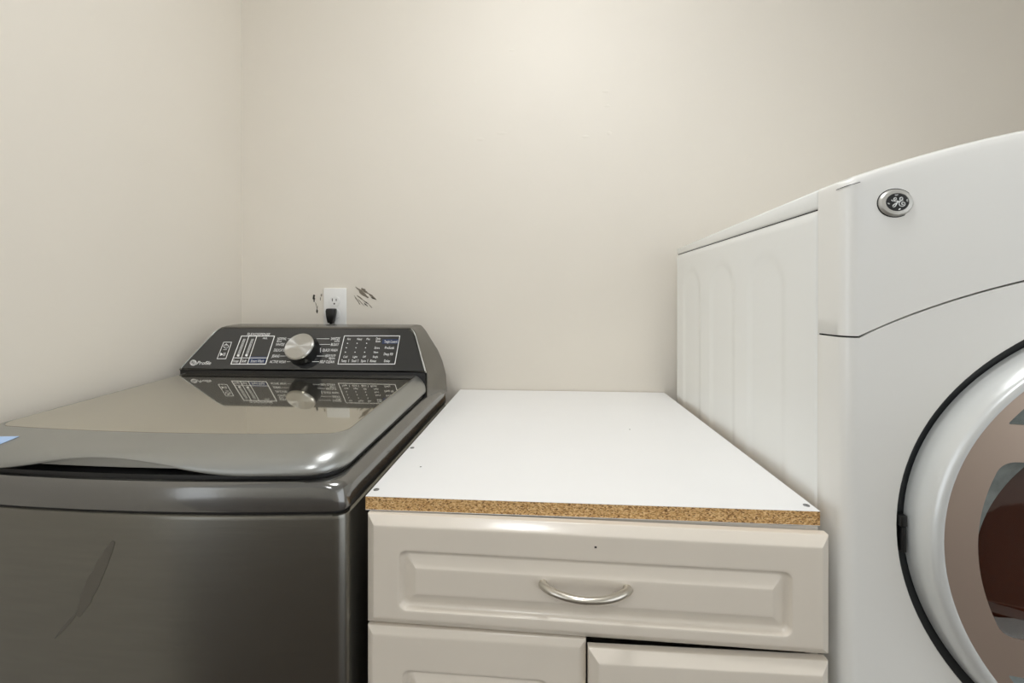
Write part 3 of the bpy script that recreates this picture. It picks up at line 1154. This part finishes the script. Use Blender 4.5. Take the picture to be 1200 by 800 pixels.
    e_ = [(770, 470), (750, 462), (765, 435), (745, 410), (720, 425), (722, 455), (745, 470), (712, 490), (700, 525), (720, 560), (760, 568), (795, 545), (795, 510), (765, 495), (745, 515), (755, 540), (772, 532)]
    for st in (g, e_):
        tube(bm, spline(mp(st), 5), 0.00062, 6)
    for a in ([(640, 360), (660, 372), (690, 360)], [(845, 450), (832, 470), (850, 490)], [(725, 605), (708, 612), (690, 626)], [(512, 500), (530, 515), (545, 520)]):
        tube(bm, spline(mp(a), 4), [0.0004 + 0.0004 * math.sin(math.pi * k / 8) for k in range(9)], 6)
    mesh_obj('badge_monogram', bm, M['rim'], bd)

    # ---- the round door
    m = 144
    def dl(r, off, ox=0.0, oz=0.0):
        out = []
        for k in range(m):
            a = 2 * math.pi * k / m
            x = DCX + ox + r * math.cos(a)
            out.append((x, front_y(x) - off, DOOR_Z + oz + r * math.sin(a)))
        return out
    bm = bmesh.new()
    loft(bm, [dl(1.019 * H, 0.0005), dl(1.019 * H, -0.008), dl(0.94 * H, -0.012), dl(0.94 * H, -0.006)])
    mesh_obj('door_gasket', bm, M['gasket'], D)
    bm = bmesh.new()
    RO = 0.975 * H
    loft(bm, [dl(RO, -0.008), dl(RO + 0.0012, 0.010), dl(RO + 0.0005, 0.020), dl(RO - 0.0015, 0.0265), dl(RO - 0.004, 0.0300), dl(RO - 0.008, 0.0315), dl(RO - 0.0115, 0.0305), dl(RO - 0.013, 0.027), dl(RO - 0.02, 0.014)])
    door = mesh_obj('door', bm, M['rim'], D, angle=50)
    # face plate with three openings
    RF = RO - 0.0115
    def lens(zc, hh, rin, rc=0.018, side_only=None):
        """opening bounded left and right by a circle of radius rin, above and below by z = zc +- hh"""
        pts = []
        z0, z1 = zc - hh, zc + hh
        def xa(z): return math.sqrt(max(0, rin * rin - z * z))
        n = 24
        zs_ = [z0 + (z1 - z0) * k / n for k in range(n + 1)]
        right = [(xa(z), z) for z in zs_]
        left = [(-xa(z), z) for z in reversed(zs_)]
        raw = right + left
        # round the four corners
        out = []
        c = len(raw)
        cs = {0, n, n + 1, 2 * n + 1}
        for i, p in enumerate(raw):
            if i in cs:
                a, b = Vector(raw[i - 1]), Vector(raw[(i + 1) % c])
                P = Vector(p)
                da, db = (a - P).normalized(), (b - P).normalized()
                A, B = P + da * rc, P + db * rc
                for k in range(7):
                    t = k / 6
                    q = A * (1 - t) ** 2 + P * 2 * t * (1 - t) + B * t * t
                    out.append((q.x, q.y))
            else:
                P = Vector(p)
                if all((P - Vector(raw[j])).length > rc for j in cs):
                    out.append(p)
        return out
    RIN = 0.822 * H
    main = lens(0.0, 0.352 * H, RIN, 0.014)
    upper = [(x, z) for x, z in lens(0.640 * H, 0.140 * H, 0.885 * H, 0.003)]
    lower = [(x, -z) for x, z in upper][::-1]
    circ = [(RF * math.cos(2 * math.pi * k / m), RF * math.sin(2 * math.pi * k / m)) for k in range(m)]
    bm = bmesh.new()
    fill_polygon(bm, circ, [main, upper, lower])
    cut_columns(bm, [RF * (2 * k / 28 - 1) for k in range(1, 28)])
    for v in bm.verts:
        x = DCX + v.co.x
        v.co = Vector((x, front_y(x) - 0.0292, DOOR_Z + v.co.z))
    r = bmesh.ops.extrude_face_region(bm, geom=list(bm.faces))
    for q in r['geom']:
        if isinstance(q, bmesh.types.BMVert):
            q.co.y += 0.003
    mesh_obj('face_plate', bm, M['champagne'], door, angle=40)
    # silver walls of the openings
    for loop in (main, upper, lower):
        bm = bmesh.new()
        rows = []
        cx = sum(p[0] for p in loop) / len(loop); cz = sum(p[1] for p in loop) / len(loop)
        for dep, k in ((-0.0270, 1.004), (-0.0275, 1.0), (-0.022, 0.995), (-0.010, 0.985), (0.0, 0.965)):
            rows.append([(DCX + cx + (x - cx) * k, front_y(DCX + x) + dep, DOOR_Z + cz + (z - cz) * k) for x, z in loop])
        loft(bm, rows)
        mesh_obj('opening_wall', bm, M['chrome'], door, angle=60)
    WO = (-0.045 * H, -0.15 * H)
    # grey bezel ring and smoked window behind the openings
    bm = bmesh.new()
    loft(bm, [dl(0.93 * H, 0.002), dl(0.90 * H, 0.002), dl(0.74 * H, -0.002, *WO), dl(0.68 * H, -0.008, *WO)])
    mesh_obj('window_bezel', bm, M['bezel'], door)
    bm = bmesh.new()
    loft(bm, [dl(0.69 * H, -0.008, *WO), dl(0.66 * H, -0.006, *WO), dl(0.5 * H, -0.002, *WO), dl(0.25 * H, 0.001, *WO), dl(0.02 * H, 0.002, *WO)], cap1=True)
    mesh_obj('window', bm, M['window'], door)
    # hinge seen in the gap at the left
    p = on_y(1056.5, 612, 0.56)
    hx = DCX - 1.003 * H
    yy = front_y(hx)
    bm = bmesh.new()
    box(bm, hx - 0.003, hx + 0.005, yy - 0.004, yy + 0.010, DOOR_Z + 0.0, DOOR_Z + 0.014, 0.0012)
    hg = mesh_obj('door_hinge', bm, M['black_gloss'], D)
    bm = bmesh.new()
    box(bm, hx - 0.0005, hx + 0.0045, yy - 0.003, yy + 0.008, DOOR_Z - 0.032, DOOR_Z - 0.0005, 0.0008)
    mesh_obj('hinge_pin', bm, M['black'], hg)
    return D


dryer()


def pedestal():
    P = thing('dryer_pedestal', 'white storage pedestal the dryer stands on', 'pedestal', (DCX, (DYB + YFE) / 2, 0))
    bm = bmesh.new()
    box(bm, DX0 + 0.001, DX1 - 0.001, DYS - 0.02, DYB, 0.0, DZ0 - 0.0005, 0.004)
    mesh_obj('body', bm, M['dryer_white'], P)
    bm = bmesh.new()
    box(bm, DX0 + 0.01, DX1 - 0.01, DYS - 0.045, DYS - 0.0195, 0.04, DZ0 - 0.02, 0.006)
    d = mesh_obj('drawer', bm, M['dryer_front'], P)
    bm = bmesh.new()
    box(bm, DCX - 0.15, DCX + 0.15, DYS - 0.060, DYS - 0.0445, DZ0 - 0.075, DZ0 - 0.05, 0.004)
    mesh_obj('handle', bm, M['chrome'], d)


pedestal()


# ------------------------------------------------------------------ wall outlet and plug
def outlet():
    a, b = on_y(380.0, 337.6, YB), on_y(406.6, 337.6, YB)
    xc = (a.x + b.x) / 2
    w = b.x - a.x
    zt = a.z
    hgt = 0.122
    zc = zt - hgt / 2
    O = thing('wall_outlet', 'white duplex wall outlet above the washer console', 'outlet', (xc, YB, zc))
    bm = bmesh.new()
    box(bm, xc - w / 2, xc + w / 2, YB - 0.006, YB, zc - hgt / 2, zc + hgt / 2, 0.0025, 3)
    mesh_obj('cover_plate', bm, M['outlet'], O)
    for s in (1, -1):
        cz = zc + s * 0.0195
        bm = bmesh.new()
        n = 32
        def ring(r, y):
            out = []
            for k in range(n):
                an = 2 * math.pi * k / n
                z = r * math.sin(an)
                z = max(-0.0145, min(0.0145, z))
                out.append((xc + r * math.cos(an), y, cz + z))
            return out
        loft(bm, [ring(0.0172, YB - 0.005), ring(0.0172, YB - 0.0078), ring(0.0165, YB - 0.0084)], cap0=True, cap1=True)
        f = mesh_obj('receptacle', bm, M['outlet'], O)
        for dx, hh in ((-0.0063, 0.0045), (0.0063, 0.0036)):
            bm = bmesh.new()
            box(bm, xc + dx - 0.0013, xc + dx + 0.0013, YB - 0.0087, YB - 0.008, cz + 0.0045 - hh, cz + 0.0045 + hh)
            mesh_obj('slot', bm, M['slot'], f, smooth=False)
        bm = bmesh.new()
        tube(bm, [(xc, YB - 0.0082, cz - 0.0075), (xc, YB - 0.0087, cz - 0.0075)], 0.0026, 12)
        mesh_obj('slot', bm, M['slot'], f, smooth=False)
    bm = bmesh.new()
    tube(bm, [(xc, YB - 0.0058, zc), (xc, YB - 0.0072, zc)], 0.0032, 12)
    mesh_obj('screw', bm, M['outlet'], O)
    # plug in the lower receptacle
    pz = zc - 0.0195
    P = thing('power_plug', 'black power plug in the lower socket of the wall outlet', 'plug', (xc, YB - 0.0086, pz))
    bm = bmesh.new()
    px = xc - 0.004
    def sec(hw, y0, y1, z, r=0.4):
        pts = []
        n = 20
        for k in range(n):
            an = 2 * math.pi * k / n
            c, s = math.cos(an), math.sin(an)
            q = 0.55
            pts.append((px + hw * abs(c) ** q * (1 if c >= 0 else -1), (y0 + y1) / 2 + (y1 - y0) / 2 * abs(s) ** q * (1 if s >= 0 else -1), z))
        return pts
    loft(bm, [sec(0.010, YB - 0.026, YB - 0.009, pz + 0.017), sec(0.0145, YB - 0.030, YB - 0.0088, pz + 0.0155), sec(0.0155, YB - 0.032, YB - 0.0087, pz + 0.008), sec(0.0135, YB - 0.033, YB - 0.0087, pz - 0.006),
              sec(0.0105, YB - 0.032, YB - 0.010, pz - 0.020), sec(0.0085, YB - 0.030, YB - 0.013, pz - 0.028)], cap0=True, cap1=True)
    mesh_obj('body', bm, M['black_gloss'], P)
    bm = bmesh.new()
    tube(bm, spline([(px, YB - 0.0215, pz - 0.026), (px, YB - 0.0215, pz - 0.06), (px + 0.004, YB - 0.03, pz - 0.16), (px + 0.02, YB - 0.04, pz - 0.35), (px + 0.03, YB - 0.05, 0.4)], 8), 0.0045, 10)
    mesh_obj('cord', bm, M['black'], P)


outlet()
